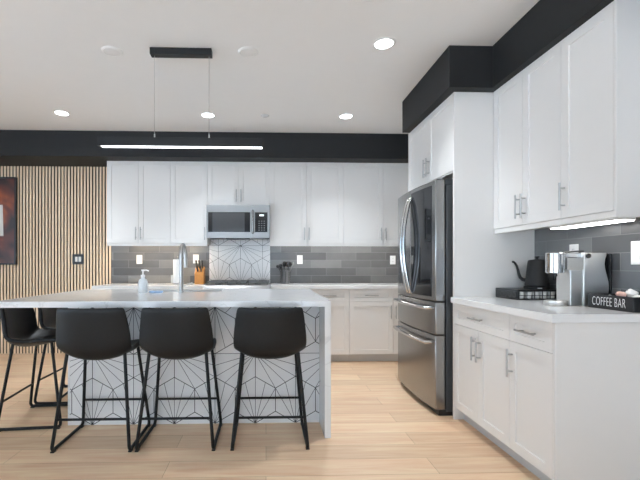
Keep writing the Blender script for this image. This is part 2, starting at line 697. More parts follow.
G_UP = 'white upper cabinets along the rear wall'
ZU = 1.418
HU = ZS - ZU
wall_cabinet((-2.005, 5.10, ZU), 0, 0.795, 0.34, HU, [(0, 0.397, 'r'), (0.397, 0.795, 'l')],
             'white two-door upper cabinet at the end beside the oak slat wall', G_UP)
wall_cabinet((-1.21, 5.10, ZU), 0, 0.465, 0.34, HU, [(0, 0.465, 'r')],
             'white single-door upper cabinet just left of the microwave', G_UP)
wall_cabinet((-0.745, 5.10, 1.93), 0, 0.796, 0.34, ZS - 1.93, [(0, 0.398, 'r'), (0.398, 0.796, 'l')],
             'short white two-door cabinet directly above the microwave', G_UP, rail=0.004, hz=0.12)
wall_cabinet((0.051, 5.10, ZU), 0, 0.94, 0.34, HU, [(0, 0.468, 'r'), (0.468, 0.94, 'l')],
             'white two-door upper cabinet just right of the microwave', G_UP)
wall_cabinet((0.991, 5.10, ZU), 0, 1.03, 0.34, HU, [(0, 0.513, 'r'), (0.513, 1.03, 'l')],
             'white two-door upper cabinet partly behind the fridge', G_UP)


def base_cabinet(loc, rz, wd, dp, fronts, label, group, end=False, top=0.888, kick=0.10):
    """fronts: ('drawer'|'door', x0, x1, z0, z1, handle)"""
    t = thing('base_cabinet', label, 'cabinet', loc, rz, group)
    b = MB().box(0.001, wd - 0.001, 0.021, dp, kick, top - 0.002, M['white_cab'])
    b.build('body', None, t)
    MB().box(0.001, wd - 0.001, 0.075, dp, 0, kick, M['kick']).build('toe_kick', None, t)
    for kind, x0, x1, z0, z1, hd in fronts:
        d = MB().shaker(x0 + 0.0015, x1 - 0.0015, z0 + 0.0015, z1 - 0.0015, 0, 0.02, rail=0.055, m=M['white_cab']).build(kind, None, t)
        if hd == 'h':
            bar_handle((x0 + x1) / 2, (z0 + z1) / 2, False, d)
        elif hd:
            bar_handle(x0 + 0.03 if hd == 'l' else x1 - 0.03, z1 - 0.125, True, d)
    if end:
        MB().box(wd, wd + 0.016, 0.0, dp, 0, top - 0.002, M['white_cab']).build('end_panel', None, t, bevel=0.0015)
    return t


ZD = 0.735


def fr_door(wd, hd):
    return [('drawer', 0, wd, ZD, 0.886, 'h'), ('door', 0, wd, 0.10, ZD, hd)]


def fr_pair(wd):
    return [('drawer', 0, wd, ZD, 0.886, 'h'), ('door', 0, wd / 2, 0.10, ZD, 'r'), ('door', wd / 2, wd, 0.10, ZD, 'l')]


G_BB = 'white base cabinets along the rear wall'
base_cabinet((-2.035, 4.78, 0), 0, 0.645, 0.655, fr_pair(0.645), 'white base cabinet behind the island, at the slat wall end', G_BB)
base_cabinet((-1.39, 4.78, 0), 0, 0.64, 0.655, fr_pair(0.64), 'white base cabinet behind the island, left of the range', G_BB)
base_cabinet((0.055, 4.78, 0), 0, 0.462, 0.655, fr_door(0.462, 'r'), 'white base cabinet touching the right side of the range', G_BB)
base_cabinet((0.517, 4.78, 0), 0, 0.485, 0.655, fr_door(0.485, 'l'), 'white drawer base cabinet just right of the island waterfall end', G_BB)
base_cabinet((1.002, 4.78, 0), 0, 0.53, 0.655, fr_door(0.53, 'r'), 'white drawer base cabinet whose door handle is nearest the fridge', G_BB)
base_cabinet((1.532, 4.78, 0), 0, 0.52, 0.655, fr_door(0.52, 'l'), 'white base cabinet mostly hidden behind the fridge', G_BB)

# right-hand run
RZ = -PI / 2
G_RB = 'white base cabinets under the coffee counter'
base_cabinet((1.427, 2.994, 0), RZ, 0.687, 0.625,
             [('drawer', 0, 0.687, 0.73, 0.886, 'h'), ('door', 0, 0.342, 0.10, 0.73, 'r'), ('door', 0.342, 0.687, 0.10, 0.73, 'l')],
             'white two-door base cabinet under the coffee counter, beside the fridge panel', G_RB)
base_cabinet((1.427, 2.307, 0), RZ, 0.357, 0.625,
             [('drawer', 0, 0.357, 0.73, 0.886, 'h'), ('door', 0, 0.357, 0.10, 0.73, 'l')],
             'white single-door base cabinet at the free end of the coffee counter', G_RB, end=True)
G_RU = 'white upper cabinets over the coffee counter'
wall_cabinet((1.73, 2.992, 1.41), RZ, 0.695, 0.32, ZS - 1.41, [(0, 0.342, 'r'), (0.342, 0.695, 'l')],
             'white two-door upper cabinet above the kettle', G_RU, rail=0.034)
tcab = wall_cabinet((1.73, 2.297, 1.41), RZ, 0.357, 0.32, ZS - 1.41, [(0, 0.357, 'l')],
                    'white single-door upper cabinet above the coffee bar box', G_RU, rail=0.034)
MB().box(0.357, 0.373, 0.0, 0.32, 0, ZS - 1.41, M['white_cab']).build('end_panel', None, tcab, bevel=0.0015)
# fridge surround
tag(MB().box(1.427, XR - 0.002, 2.996, 3.016, 0, ZS - 0.001).build('tall_end_panel', M['white_cab'], bevel=0.001),
    'tall white end panel between fridge and coffee counter', 'cabinet panel')
tag(MB().box(1.427, XR - 0.002, 3.952, 3.972, 0, ZS - 0.001).build('tall_end_panel', M['white_cab'], bevel=0.001),
    'tall white end panel on the far side of the fridge', 'cabinet panel')
wall_cabinet((1.427, 3.951, 1.885), RZ, 0.934, 0.62, ZS - 1.885, [(0, 0.467, 'r'), (0.467, 0.934, 'l')],
             'white two-door cabinet directly above the fridge', None, rail=0.012, hz=0.13)

# ------------------------------------------------------------------ worktops
tag(MB().box(-2.045, -0.745, 4.755, YB - 0.012, 0.889, 0.93).build('countertop', M['quartz'], bevel=0.002),
    'white quartz countertop between slat wall and range', 'countertop')
tag(MB().box(0.055, XR - 0.002, 4.755, YB - 0.012, 0.889, 0.93).build('countertop', M['quartz'], bevel=0.002),
    'white quartz countertop between range and right corner', 'countertop')
tag(MB().box(1.40, XR - 0.012, 1.915, 2.994, 0.889, 0.93).build('countertop', M['quartz'], bevel=0.002),
    'white quartz countertop carrying kettle and coffee machine', 'countertop')

# ------------------------------------------------------------------ island
IX0, IX1, IY0, IY1 = -1.82, 0.44, 2.70, 4.12
SX0, SX1, SY0, SY1 = -1.12, -0.42, 3.66, 4.02
wt = thing('island_worktop', 'veined white quartz island top with waterfall end, under the black pendant', 'countertop', (IX0, IY0, 0.89))
s = MB()
for bx in ((IX0, SX0, IY0, IY1), (SX1, IX1, IY0, IY1), (SX0, SX1, IY0, SY0), (SX0, SX1, SY1, IY1)):
    s.box(bx[0] - IX0, bx[1] - IX0, bx[2] - IY0, bx[3] - IY0, 0, 0.04)
bmesh.ops.remove_doubles(s.bm, verts=s.bm.verts, dist=1e-5)
dup = {}
for f in list(s.bm.faces):
    c = tuple(round(v, 4) for v in f.calc_center_median())
    dup.setdefault(c, []).append(f)
for fs in dup.values():
    if len(fs) > 1:
        bmesh.ops.delete(s.bm, geom=fs, context='FACES_ONLY')
s.build('slab', M['island_quartz'], wt)
MB().box(IX1 - 0.042 - IX0, IX1 - IX0, 0, IY1 - IY0, -0.89, 0).build('waterfall_side', M['island_quartz'], wt)

ib = thing('kitchen_island', 'island body faced with white ray-patterned hexagon tile behind the stools', 'kitchen island', (-1.45, 2.975, 0))
bx0, bx1 = 0.0, IX1 - 0.042 + 1.45
ibm = MB()
ibm.box(0.02, bx1 - 0.001, 0.02, 0.10, 0, 0.888, M['white_cab'])
ibm.box(0.02, bx1 - 0.001, 1.02, 1.10, 0.1, 0.888, M['white_cab'])
ibm.box(0.02, 0.10, 0.10, 1.02, 0, 0.888, M['white_cab'])
ibm.box(bx1 - 0.08, bx1 - 0.001, 0.10, 1.02, 0, 0.888, M['white_cab'])
ibm.build('carcass', None, ib)
tp = MB()
tp.box(0.014, bx1 - 0.001, 0.0, 0.02, 0, 0.888, M['white_tile'])
star_tile(tp, 0.014, bx1 - 0.001, 0.001, 0.886, 0.0, 1.45 - 0.676, 0.172, range(-1, 4), wline=0.0052)
tp.build('tile_panel', None, ib)
MB().box(0, 0.014, -0.002, 1.10, 0, 0.888).build('side_panel', M['island_quartz'], ib)
for k in range(4):
    x0 = 0.03 + k * 0.45
    d = MB()
    d.box(x0, x0 + 0.44, 1.10, 1.12, 0.11, 0.87, M['white_cab'])
    d.build('cabinet_front', None, ib)

# sink, faucet and things on the island
sk = thing('sink', 'undermount steel sink set into the island top', 'sink', ((SX0 + SX1) / 2, (SY0 + SY1) / 2, 0.70))
hx, hy = (SX1 - SX0) / 2, (SY1 - SY0) / 2
b = MB()
b.box(-hx, hx, -hy, hy, 0, 0.004)
b.box(-hx - 0.004, -hx, -hy, hy, 0, 0.19).box(hx, hx + 0.004, -hy, hy, 0, 0.19)
b.box(-hx - 0.004, hx + 0.004, -hy - 0.004, -hy, 0, 0.19).box(-hx - 0.004, hx + 0.004, hy, hy + 0.004, 0, 0.19)
b.build('basin', M['steel'], sk)
MB().lathe([(0, 0.008), (0.035, 0.008), (0.045, 0.0045)], n=20).build('drain', M['chrome'], sk, smooth=40)

fa = thing('faucet', 'tall brushed steel gooseneck faucet on the island top', 'faucet', (-0.757, 3.59, 0.93))
MB().lathe([(0, 0), (0.03, 0), (0.03, 0.008), (0.021, 0.012), (0.021, 0.09), (0.019, 0.094)], n=20).build('base', M['nickel'], fa, smooth=40)
path = [(0, 0, 0.08), (0, 0, 0.34)] + arc((0, 0.09, 0.34), 0.09, PI, 0.0, 12, (0, 1, 0), (0, 0, 1))[1:] + [(0.004, 0.18, 0.30)]
MB().tube(path, 0.0165, 14).build('spout', M['nickel'], fa, smooth=60)
MB().tube([(0.004, 0.18, 0.305), (0.006, 0.18, 0.22)], 0.019, 14).build('spray_head', M['nickel'], fa, smooth=60)
MB().tube([(0.02, 0, 0.06), (0.04, 0.0, 0.065), (0.10, 0.01, 0.085)], 0.007, 8).build('lever', M['nickel'], fa, smooth=60)

so = thing('soap_dispenser', 'clear soap bottle with white pump beside the faucet', 'soap dispenser', (-1.075, 3.53, 0.93))
MB().lathe([(0, 0), (0.036, 0), (0.039, 0.004), (0.039, 0.095), (0.034, 0.115), (0.016, 0.128), (0.015, 0.138)], n=24).build('bottle', M['soap_glass'], so, smooth=50)
MB().lathe([(0, 0.005), (0.034, 0.005), (0.035, 0.075), (0, 0.075)], n=20).build('liquid', M['soap'], so, smooth=50)
pu = MB().lathe([(0, 0.136), (0.018, 0.136), (0.018, 0.158), (0.006, 0.16), (0.006, 0.19), (0.014, 0.192), (0.014, 0.204), (0, 0.205)], n=18)
pu.tube([(0, 0, 0.198), (0.03, 0, 0.199), (0.05, 0, 0.192)], 0.0055, 8)
pu.build('pump', M['white_plastic'], so, smooth=50)
sp = MB()
sp.box(-0.055, 0.055, -0.032, 0.032, 0, 0.016)
o = sp.build('sponge', M['blue'], loc=(-0.965, 3.55, 0.9305), bevel=0.005, seg=3)
o.rotation_euler = (0, 0, 0.15)
tag(o, 'blue sponge lying beside the soap bottle', 'sponge')


# ------------------------------------------------------------------ bar stools
def shell_mesh():
    prof = [(0.215, 0.600), (0.190, 0.616), (0.10, 0.600), (0.0, 0.578), (-0.09, 0.564), (-0.162, 0.572),
            (-0.203, 0.626), (-0.216, 0.712), (-0.228, 0.785), (-0.240, 0.860), (-0.247, 0.908)]
    half = [0.198, 0.212, 0.222, 0.226, 0.228, 0.231, 0.234, 0.231, 0.223, 0.213, 0.204]
    rise = [0.010, 0.020, 0.036, 0.052, 0.070, 0.080, 0.058, 0.02, 0.010, 0.004, 0.0]
    wrap = [0.0, 0.0, 0.0, 0.0, 0.0, 0.018, 0.045, 0.056, 0.056, 0.050, 0.045]
    T = [-1, -0.93, -0.75, -0.45, 0, 0.45, 0.75, 0.93, 1]
    bm = bmesh.new()
    g = []
    for i, (y, z) in enumerate(prof):
        row = []
        for t in T:
            a = abs(t) ** 2.4
            row.append(bm.verts.new((half[i] * t, y + wrap[i] * a, z + rise[i] * a)))
        g.append(row)
    for i in range(len(prof) - 1):
        for j in range(len(T) - 1):
            bm.faces.new((g[i][j], g[i][j + 1], g[i + 1][j + 1], g[i + 1][j]))
    bmesh.ops.recalc_face_normals(bm, faces=bm.faces)
    return bm


def make_stool(label, group):
    t = thing('bar_stool', label, 'bar stool', (0, 0, 0), 0, group)
    bm = shell_mesh()
    me = bpy.data.meshes.new('seat')
    bm.to_mesh(me)
    bm.free()
    me.materials.append(M['leather'])
    for p in me.polygons:
        p.use_smooth = True
    o = bpy.data.objects.new('seat', me)
    COL.objects.link(o)
    o.parent = t
    sd = o.modifiers.new('solid', 'SOLIDIFY')
    sd.thickness = 0.030
    sd.offset = 0.0
    sb = o.modifiers.new('subdivision', 'SUBSURF')
    sb.levels = 2
    sb.render_levels = 2
    for s in (-1, 1):
        path = rounded_path([(s * 0.183, -0.128, 0.606), (s * 0.240, -0.210, 0.0125), (s * 0.240, 0.222, 0.0125),
                             (s * 0.180, 0.132, 0.622)], 0.035)
        lf = MB().tube(path, 0.0108, 10).build('leg', M['black_matte'], t, smooth=60)
        for yy in (-0.19, 0.20):
            MB().box(s * 0.240 - 0.011, s * 0.240 + 0.011, yy - 0.015, yy + 0.015, 0, 0.008).build('foot_pad', M['black'], lf)
    for y0, z in ((-0.183, 0.2), (0.194, 0.2)):
        MB().tube([(-0.222, y0, z), (0.222, y0, z)], 0.0085, 8).build('footrest', M['black_matte'], t, smooth=60)
    return t


G_ST = 'black bar stools around the island'
st = make_stool('black leather bar stool nearest the waterfall end, back to the camera', G_ST)
st.location = (0.026, 2.738, 0)
for lab, loc, rz in (('black leather bar stool between the two others along the island front', (-0.572, 2.738, 0), 0.0),
                     ('black leather bar stool at the slat-wall end of the front row', (-1.094, 2.738, 0), 0.0),
                     ('black leather bar stool side-on at the island end, the closer of two', (-1.712, 3.135, 0), -PI / 2 + 0.087),
                     ('black leather bar stool side-on at the island end, farther back', (-1.735, 3.66, 0), -PI / 2)):
    c = copy_tree(st)
    c.location = loc
    c.rotation_euler = (0, 0, rz)
    c['label'] = lab

# ------------------------------------------------------------------ fridge
FR = thing('refrigerator', 'stainless french-door refrigerator with dark glass in one door', 'refrigerator', (1.314, 3.972 - 0.008 - 0.014, 0), RZ)
FW = 0.884


def bow(x):
    u = (x - FW / 2) / (FW / 2)
    return -0.034 * (1 - u * u)


def bowed(x0, x1, z0, z1, t, n=10, m=None, lift=0.0, mb=None):
    mb = mb or MB()
    k = mb.mi(m)
    F, Bk = [], []
    for i in range(n + 1):
        x = x0 + (x1 - x0) * i / n
        y = bow(x) - lift
        F.append((mb.bm.verts.new((x, y, z0)), mb.bm.verts.new((x, y, z1))))
        yb = t if lift == 0 else bow(x) + 0.0005
        Bk.append((mb.bm.verts.new((x, yb, z0)), mb.bm.verts.new((x, yb, z1))))
    for i in range(n):
        mb.face([F[i][0], F[i + 1][0], F[i + 1][1], F[i][1]], k)
        mb.face([Bk[i][0], Bk[i][1], Bk[i + 1][1], Bk[i + 1][0]], k)
        mb.face([F[i][1], F[i + 1][1], Bk[i + 1][1], Bk[i][1]], k)
        mb.face([F[i][0], Bk[i][0], Bk[i + 1][0], F[i + 1][0]], k)
    mb.face([F[0][0], F[0][1], Bk[0][1], Bk[0][0]], k)
    mb.face([F[n][0], Bk[n][0], Bk[n][1], F[n][1]], k)
    return mb


MB().box(0.004, FW - 0.004, 0.088, 0.735, 0.03, 1.795).build('case', M['fridge_side'], FR, bevel=0.004)
MB().box(0.01, FW - 0.01, 0.03, 0.70, 0.0, 0.045).build('kick_grille', M['black'], FR)
SV = M['steel_v']
ld = bowed(0.0, FW / 2 - 0.002, 0.892, 1.835, 0.078, m=SV).build('door', None, FR, bevel=0.006, smooth=35)
ld['label'] = 'plain stainless door with water dispenser'
rd = bowed(FW / 2 + 0.002, FW, 0.892, 1.835, 0.078, m=SV).build('door', None, FR, bevel=0.006, smooth=35)
rd['label'] = 'stainless door with dark glass panel'
bowed(FW / 2 + 0.02, FW - 0.055, 0.925, 1.80, 0.07, m=M['black_gloss'], lift=0.003).build('glass_panel', None, rd, smooth=35)
bowed(0.08, 0.30, 1.00, 1.45, 0.07, m=M['oven_glass'], lift=0.002).build('water_dispenser', None, ld, smooth=35)
for x, par, lab in ((FW / 2 - 0.033, ld, ''), (FW / 2 + 0.033, rd, '')):
    y = bow(x)
    pts = []
    for i in range(15):
        u = i / 14
        pts.append((x, y - 0.012 - 0.062 * math.sin(PI * u) ** 0.8, 0.935 + u * 0.82))
    MB().tube([(x, y + 0.002, 0.935)] + pts + [(x, y + 0.002, 1.755)], 0.0145, 12).build('handle', M['chrome'], par, smooth=60)
for z0, z1, hz in ((0.632, 0.884, 0.835), (0.05, 0.624, 0.565)):
    dr = bowed(0.0, FW, z0, z1, 0.078, n=18, m=SV).build('drawer', None, FR, bevel=0.006, smooth=35)
    pts = []
    for i in range(19):
        x = 0.06 + (FW - 0.12) * i / 18
        pts.append((x, bow(x) - 0.045, hz))
    pts = [(0.06, bow(0.06) + 0.004, hz)] + pts + [(FW - 0.06, bow(FW - 0.06) + 0.004, hz)]
    MB().tube(pts, 0.0145, 12).build('handle', M['chrome'], dr, smooth=60)
MB().box(0.03, 0.11, 0.03, 0.16, 1.80, 1.85).build('hinge_cover', M['fridge_side'], FR, bevel=0.006)
MB().box(FW - 0.11, FW - 0.03, 0.03, 0.16, 1.80, 1.85).build('hinge_cover', M['fridge_side'], FR, bevel=0.006)

# ------------------------------------------------------------------ microwave
MW = thing('microwave', 'stainless over-the-range microwave under the short cabinet', 'microwave', (-0.742, 5.0, 1.512))
ww, hh = 0.79, 0.412
MB().box(0.003, ww - 0.003, 0.03, 0.438, 0.012, hh).build('case', M['fridge_side'], MW)
d = MB()
d.box(0, 0.565, 0, 0.03, 0.0, 0.075).box(0, 0.565, 0, 0.03, 0.322, hh)
d.box(0, 0.022, 0, 0.03, 0.075, 0.322).box(0.545, 0.565, 0, 0.03, 0.075, 0.322)
dr = d.build('door', M['steel'], MW, bevel=0.003)
MB().box(0.022, 0.545, 0.003, 0.028, 0.075, 0.322).build('door_glass', M['black_gloss'], dr)
MB().box(0.075, 0.475, 0.0015, 0.004, 0.08, 0.317).build('window_screen', M['oven_glass'], dr)
MB().tube(rounded_path([(0.578, 0.0, 0.06), (0.578, -0.04, 0.06), (0.578, -0.04, 0.34), (0.578, 0.0, 0.34)], 0.02), 0.013, 12).build('handle', M['steel_v'], dr, smooth=60)
p = MB()
p.box(0.567, ww, 0, 0.03, 0, 0.075).box(0.567, ww, 0, 0.03, 0.322, hh).box(ww - 0.03, ww, 0, 0.03, 0.075, 0.322).box(0.567, 0.605, 0.001, 0.03, 0.075, 0.322)
cp = p.build('control_panel', M['steel'], MW, bevel=0.002)
MB().box(0.605, ww - 0.03, 0.002, 0.03, 0.075, 0.322).build('key_pad', M['black_gloss'], cp)
kk = MB()
for r in range(5):
    for q in range(3):
        kk.box(0.648 + q * 0.032, 0.664 + q * 0.032, 0.0012, 0.003, 0.095 + r * 0.028, 0.105 + r * 0.028)
kk.build('buttons', M['crock'], cp)
MB().box(0.66, 0.715, 0.0012, 0.003, 0.275, 0.295).build('display', M['display'], cp)
MB().box(0.24, 0.54, 0.01, 0.20, -0.012, 0.012).build('vent_grille', M['black'], MW)
for x in (0.09, 0.58):
    MB().box(x, x + 0.12, 0.03, 0.07, 0.007, 0.012).build('cooktop_lamp', M['led_hood'], MW)

# ------------------------------------------------------------------ range
RG = thing('range', 'stainless gas range with black grates in the rear counter', 'range', (-0.742, 4.725, 0))
rw = 0.792
MB().box(0.002, rw - 0.002, 0.03, 0.69, 0.09, 0.90).build('body', M['steel'], RG)
MB().box(0.02, rw - 0.02, 0.09, 0.66, 0, 0.09).build('plinth', M['black'], RG)
od = MB().box(0.004, rw - 0.004, 0.0, 0.03, 0.25, 0.76).build('oven_door', M['steel'], RG, bevel=0.004)
MB().box(0.12, rw - 0.12, -0.002, 0.01, 0.33, 0.62).build('oven_window', M['black_gloss'], od)
MB().tube([(0.07, 0.0, 0.71), (0.07, -0.05, 0.71), (rw - 0.07, -0.05, 0.71), (rw - 0.07, 0.0, 0.71)], 0.011, 10).build('handle', M['steel'], od, smooth=50)
MB().box(0.004, rw - 0.004, 0.0, 0.03, 0.10, 0.245).build('warming_drawer', M['steel'], RG, bevel=0.004)
cpn = MB().prism([(-0.03, 0.765), (0.04, 0.765), (0.04, 0.935), (-0.005, 0.935), (-0.03, 0.90)], 0, 0.002, rw - 0.002).build('control_panel', M['steel'], RG, bevel=0.003)
for i in range(5):
    x = 0.09 + i * (rw - 0.18) / 4
    MB().tube([(x, -0.03, 0.84), (x, -0.065, 0.84)], 0.021, 16).build('knob', M['steel'], cpn, smooth=40)
MB().box(0, rw, 0.03, 0.70, 0.90, 0.938).build('cooktop', M['steel'], RG, bevel=0.003)
MB().box(0.0, rw, 0.635, 0.70, 0.938, 0.975).build('rear_trim', M['steel'], RG, bevel=0.004)
for k in range(3):
    x0 = 0.03 + k * 0.247
    gm = MB()
    for yy in (0.09, 0.22, 0.35, 0.48, 0.61):
        gm.box(x0, x0 + 0.238, yy - 0.006, yy + 0.006, 0.962, 0.978)
    for xq in (x0 + 0.006, x0 + 0.119, x0 + 0.232):
        gm.box(xq - 0.006, xq + 0.006, 0.084, 0.616, 0.960, 0.977)
    for xq in (x0 + 0.006, x0 + 0.232):
        for yy in (0.09, 0.61):
            gm.box(xq - 0.006, xq + 0.006, yy - 0.006, yy + 0.006, 0.938, 0.962)
    gm.build('grate', M['iron'], RG)
for x, y in ((0.15, 0.2), (0.15, 0.48), (0.396, 0.35), (0.64, 0.2), (0.64, 0.48)):
    MB().lathe([(0.0, 0.955), (0.035, 0.955), (0.038, 0.938)], x, y, 18).build('burner', M['iron'], RG, smooth=40)


# ------------------------------------------------------------------ outlets and switches
def plate(name, label, cat, loc, rz, wd=0.075, ht=0.118, gang=1, kind='outlet', frame='white_plastic', group=None):
    t = thing(name, label, cat, loc, rz, group)
    MB().box(-wd / 2, wd / 2, -0.006, 0, -ht / 2, ht / 2).build('cover_plate', M[frame], t, bevel=0.002)
    for g in range(gang):
        x = (g - (gang - 1) / 2) * 0.046
        if kind == 'switch':
            MB().box(x - 0.0165, x + 0.0165, -0.009, -0.005, -0.033, 0.033).build('rocker', M['white_plastic'], t, bevel=0.001)
        else:
            for s in (-1, 1):
                so_ = MB().box(x - 0.0165, x + 0.0165, -0.0085, -0.005, s * 0.022 - 0.014, s * 0.022 + 0.014).build('socket', M['white_plastic'], t, bevel=0.002)
                hm = MB()
                for q in (-0.006, 0.006):
                    hm.box(x + q - 0.001, x + q + 0.001, -0.0088, -0.0083, s * 0.022 - 0.004, s * 0.022 + 0.006)
                hm.build('slots', M['black'], so_)
    return t


YT = YB - 0.010
G_O = 'white outlets on the grey rear backsplash'
plate('wall_outlet', 'white outlet on grey tile behind the soap dispenser', 'outlet', (-1.70, YT, 1.252), 0, group=G_O)
plate('wall_outlet', 'white outlet on grey tile above the knife block', 'outlet', (-0.945, YT, 1.258), 0, group=G_O)
plate('wall_outlet', 'white outlet on grey tile above the utensil crock', 'outlet', (0.46, YT, 1.25), 0, group=G_O)
plate('wall_outlet', 'white outlet on grey tile right beside the fridge edge', 'outlet', (1.735, YT, 1.245), 0, group=G_O)
plate('light_switch', 'black plate with two white rockers on the oak slat wall', 'light switch', (-2.505, YB - 0.022, 1.254), 0,
      wd=0.15, ht=0.135, gang=2, kind='switch', frame='black')
plate('light_switch', 'large white multi-gang switch plate above the coffee bar box', 'light switch', (XR - 0.010, 2.075, 1.240), RZ,
      wd=0.215, ht=0.13, gang=4, kind='switch')
plate('wall_outlet', 'white outlet on dark tile behind the coffee machine', 'outlet', (XR - 0.010, 2.60, 1.252), RZ)

# ------------------------------------------------------------------ wall art
ar = thing('wall_art', 'dark red and orange picture with black edge on the slat wall', 'picture', (-3.30, YB - 0.022, 1.18))
AW, AH = 1.5, 1.157
MB().box(-AW + 0.02, -0.02, -0.03, -0.004, 0.02, AH - 0.02).build('canvas', M['painting'], ar)
f = MB()
f.box(-AW, 0, -0.04, 0, 0, 0.02).box(-AW, 0, -0.04, 0, AH - 0.02, AH).box(-AW, -AW + 0.02, -0.04, 0, 0.02, AH - 0.02).box(-0.02, 0, -0.04, 0, 0.02, AH - 0.02)
f.build('frame', M['black'], ar)
MB().prism([(-0.46, 0.38), (-0.165, 0.38), (-0.175, 0.79), (-0.40, 0.79)], 1, -0.0325, -0.0298).build('painted_patch', M['painting_white'], ar)['label'] = 'pale painted block'


# ------------------------------------------------------------------ things on the rear counter
def roll():
    m = MB()
    prof = [(0.02, 0.0), (0.062, 0.0), (0.062, 0.30), (0.02, 0.30), (0.02, 0.0)]
    m.lathe(prof, n=28)
    m.prism([(-0.062, -0.004), (-0.0595, -0.012), (-0.078, -0.05), (-0.081, -0.048)], 2, 0.0, 0.10)
    return m


ph = thing('paper_towel_holder', 'steel upright paper towel stand behind the faucet', 'paper towel holder', (-1.125, 5.16, 0.93))
MB().lathe([(0, 0), (0.075, 0), (0.075, 0.014), (0.06, 0.018), (0, 0.018)], n=28).build('base', M['steel'], ph, smooth=40)
MB().tube([(0, 0, 0.016), (0, 0, 0.345)], 0.007, 10).build('post', M['steel'], ph, smooth=40)
MB().lathe([(0, 0.342), (0.012, 0.345), (0.013, 0.353), (0, 0.36)], n=16).build('finial', M['steel'], ph, smooth=60)
tag(roll().build('paper_towel_roll', M['paper'], loc=(-1.125, 5.16, 0.9485), smooth=40), 'white paper towel roll on the stand behind the faucet', 'paper towel')

kb = thing('knife_block', 'orange wooden knife block left of the range', 'knife block', (-0.858, 5.22, 0.93))
MB().prism([(-0.06, 0), (0.075, 0), (0.075, 0.20), (0.03, 0.225), (-0.06, 0.135)], 0, -0.058, 0.058).build('block', M['knife_wood'], kb, bevel=0.003)
kn_spots = [(-0.038, 0.0, 0), (0.0, 0.0, 1), (0.038, 0.0, 2), (-0.02, -0.035, 3), (0.022, -0.035, 4)]
kl = ['black-handled knife in the block, rear row nearest the faucet', 'black-handled knife in the middle of the rear row of the block',
      'black-handled knife in the block, rear row nearest the range', 'lower black-handled knife in the block on the faucet side',
      'lower black-handled knife in the block on the range side']
for (kx, ky, i) in kn_spots:
    kt = thing('kitchen_knife', kl[i], 'knife', (-0.858 + kx, 5.22 + ky, 0.93 + (0.198 if ky == 0 else 0.162)), 0, 'black-handled knives in the knife block')
    dv = Vector((0, -0.55, 0.83)).normalized()
    hl = 0.125 if ky == 0 else 0.10
    MB().tube([dv * 0.004, dv * 0.02, dv * (hl * 0.6), dv * hl], 0.011, 8, radii=[0.009, 0.011, 0.010, 0.012]).build('handle', M['black'], kt, smooth=50)
    MB().tube([dv * -0.02, dv * 0.006], 0.006, 6).build('blade', M['steel'], kt)

cr = thing('utensil_crock', 'dark grey utensil crock right of the range', 'crock', (0.255, 5.26, 0.93))
MB().lathe([(0, 0), (0.056, 0), (0.060, 0.01), (0.060, 0.165), (0.066, 0.175), (0.066, 0.18), (0.054, 0.18), (0.052, 0.02), (0, 0.018)], n=24).build('pot', M['crock'], cr, smooth=40)
hs = MB()
for q in range(8):
    a = q * PI / 4
    hs.tube([(0.0615 * math.cos(a), 0.0615 * math.sin(a), 0.02), (0.0615 * math.cos(a), 0.0615 * math.sin(a), 0.16)], 0.003, 6)
hs.build('rib', M['black_matte'], cr)


def utensil(label, base, tip, head, mat='black'):
    t = thing('cooking_utensil', label, 'utensil', base, 0, 'utensils standing in the crock')
    v = Vector(tip) - Vector(base)
    MB().tube([(0, 0, 0), v], 0.005, 8).build('handle', M[mat], t, smooth=50)
    h = MB()
    h.lathe([(0, -0.034), (0.018, -0.026), (0.027, 0), (0.02, 0.026), (0, 0.034)], n=14)
    o = h.build('head', M[mat], t, loc=v, smooth=60)
    o.scale = head
    o.rotation_euler = Vector((0, 0, 1)).rotation_difference(v.normalized()).to_euler()
    return t


cx, cy = 0.255, 5.26
utensil('large glossy black ladle in the crock', (cx + 0.01, cy, 0.96), (cx + 0.045, cy - 0.01, 1.185), (1.7, 0.9, 1.15), 'black_gloss')
utensil('black spoon in the middle of the crock', (cx, cy + 0.02, 0.96), (cx - 0.01, cy + 0.02, 1.19), (1.0, 0.5, 1.1))
utensil('black spoon leaning towards the range', (cx - 0.02, cy - 0.025, 0.96), (cx - 0.062, cy - 0.035, 1.16), (1.0, 0.5, 1.0))
utensil('short black spatula leaning far towards the range', (cx - 0.025, cy + 0.02, 1.03), (cx - 0.10, cy + 0.025, 1.158), (0.8, 0.5, 0.7))
utensil('steel tongs leaning towards the fridge', (cx + 0.015, cy + 0.02, 0.97), (cx + 0.10, cy + 0.02, 1.19), (0.55, 0.4, 0.8), 'steel')


# ------------------------------------------------------------------ under-cabinet lights
def led_bar(label, loc, rz, ln, mat, wdt=0.04):
    t = thing('under_cabinet_light', label, 'light', loc, rz)
    MB().box(0, ln, 0, wdt, -0.004, 0.0095 if wdt < 0.05 else 0.031).build('housing', M['white_plastic'], t)
    MB().box(0.005, ln - 0.005, 0.004, wdt - 0.004, -0.0085, -0.004).build('diffuser', M[mat], t)


led_bar('slim warm light bar under the cabinets beside the slat wall', (-1.90, 5.17, ZU + 0.0195), 0, 1.05, 'led_warm')
led_bar('slim light bar under the cabinets right of the microwave', (0.2, 5.17, ZU + 0.0195), 0, 1.60, 'led_cool')
led_bar('bright white light bar under the cabinets over the coffee counter', (1.83, 2.53, 1.412), RZ, 0.50, 'led_right', 0.10)

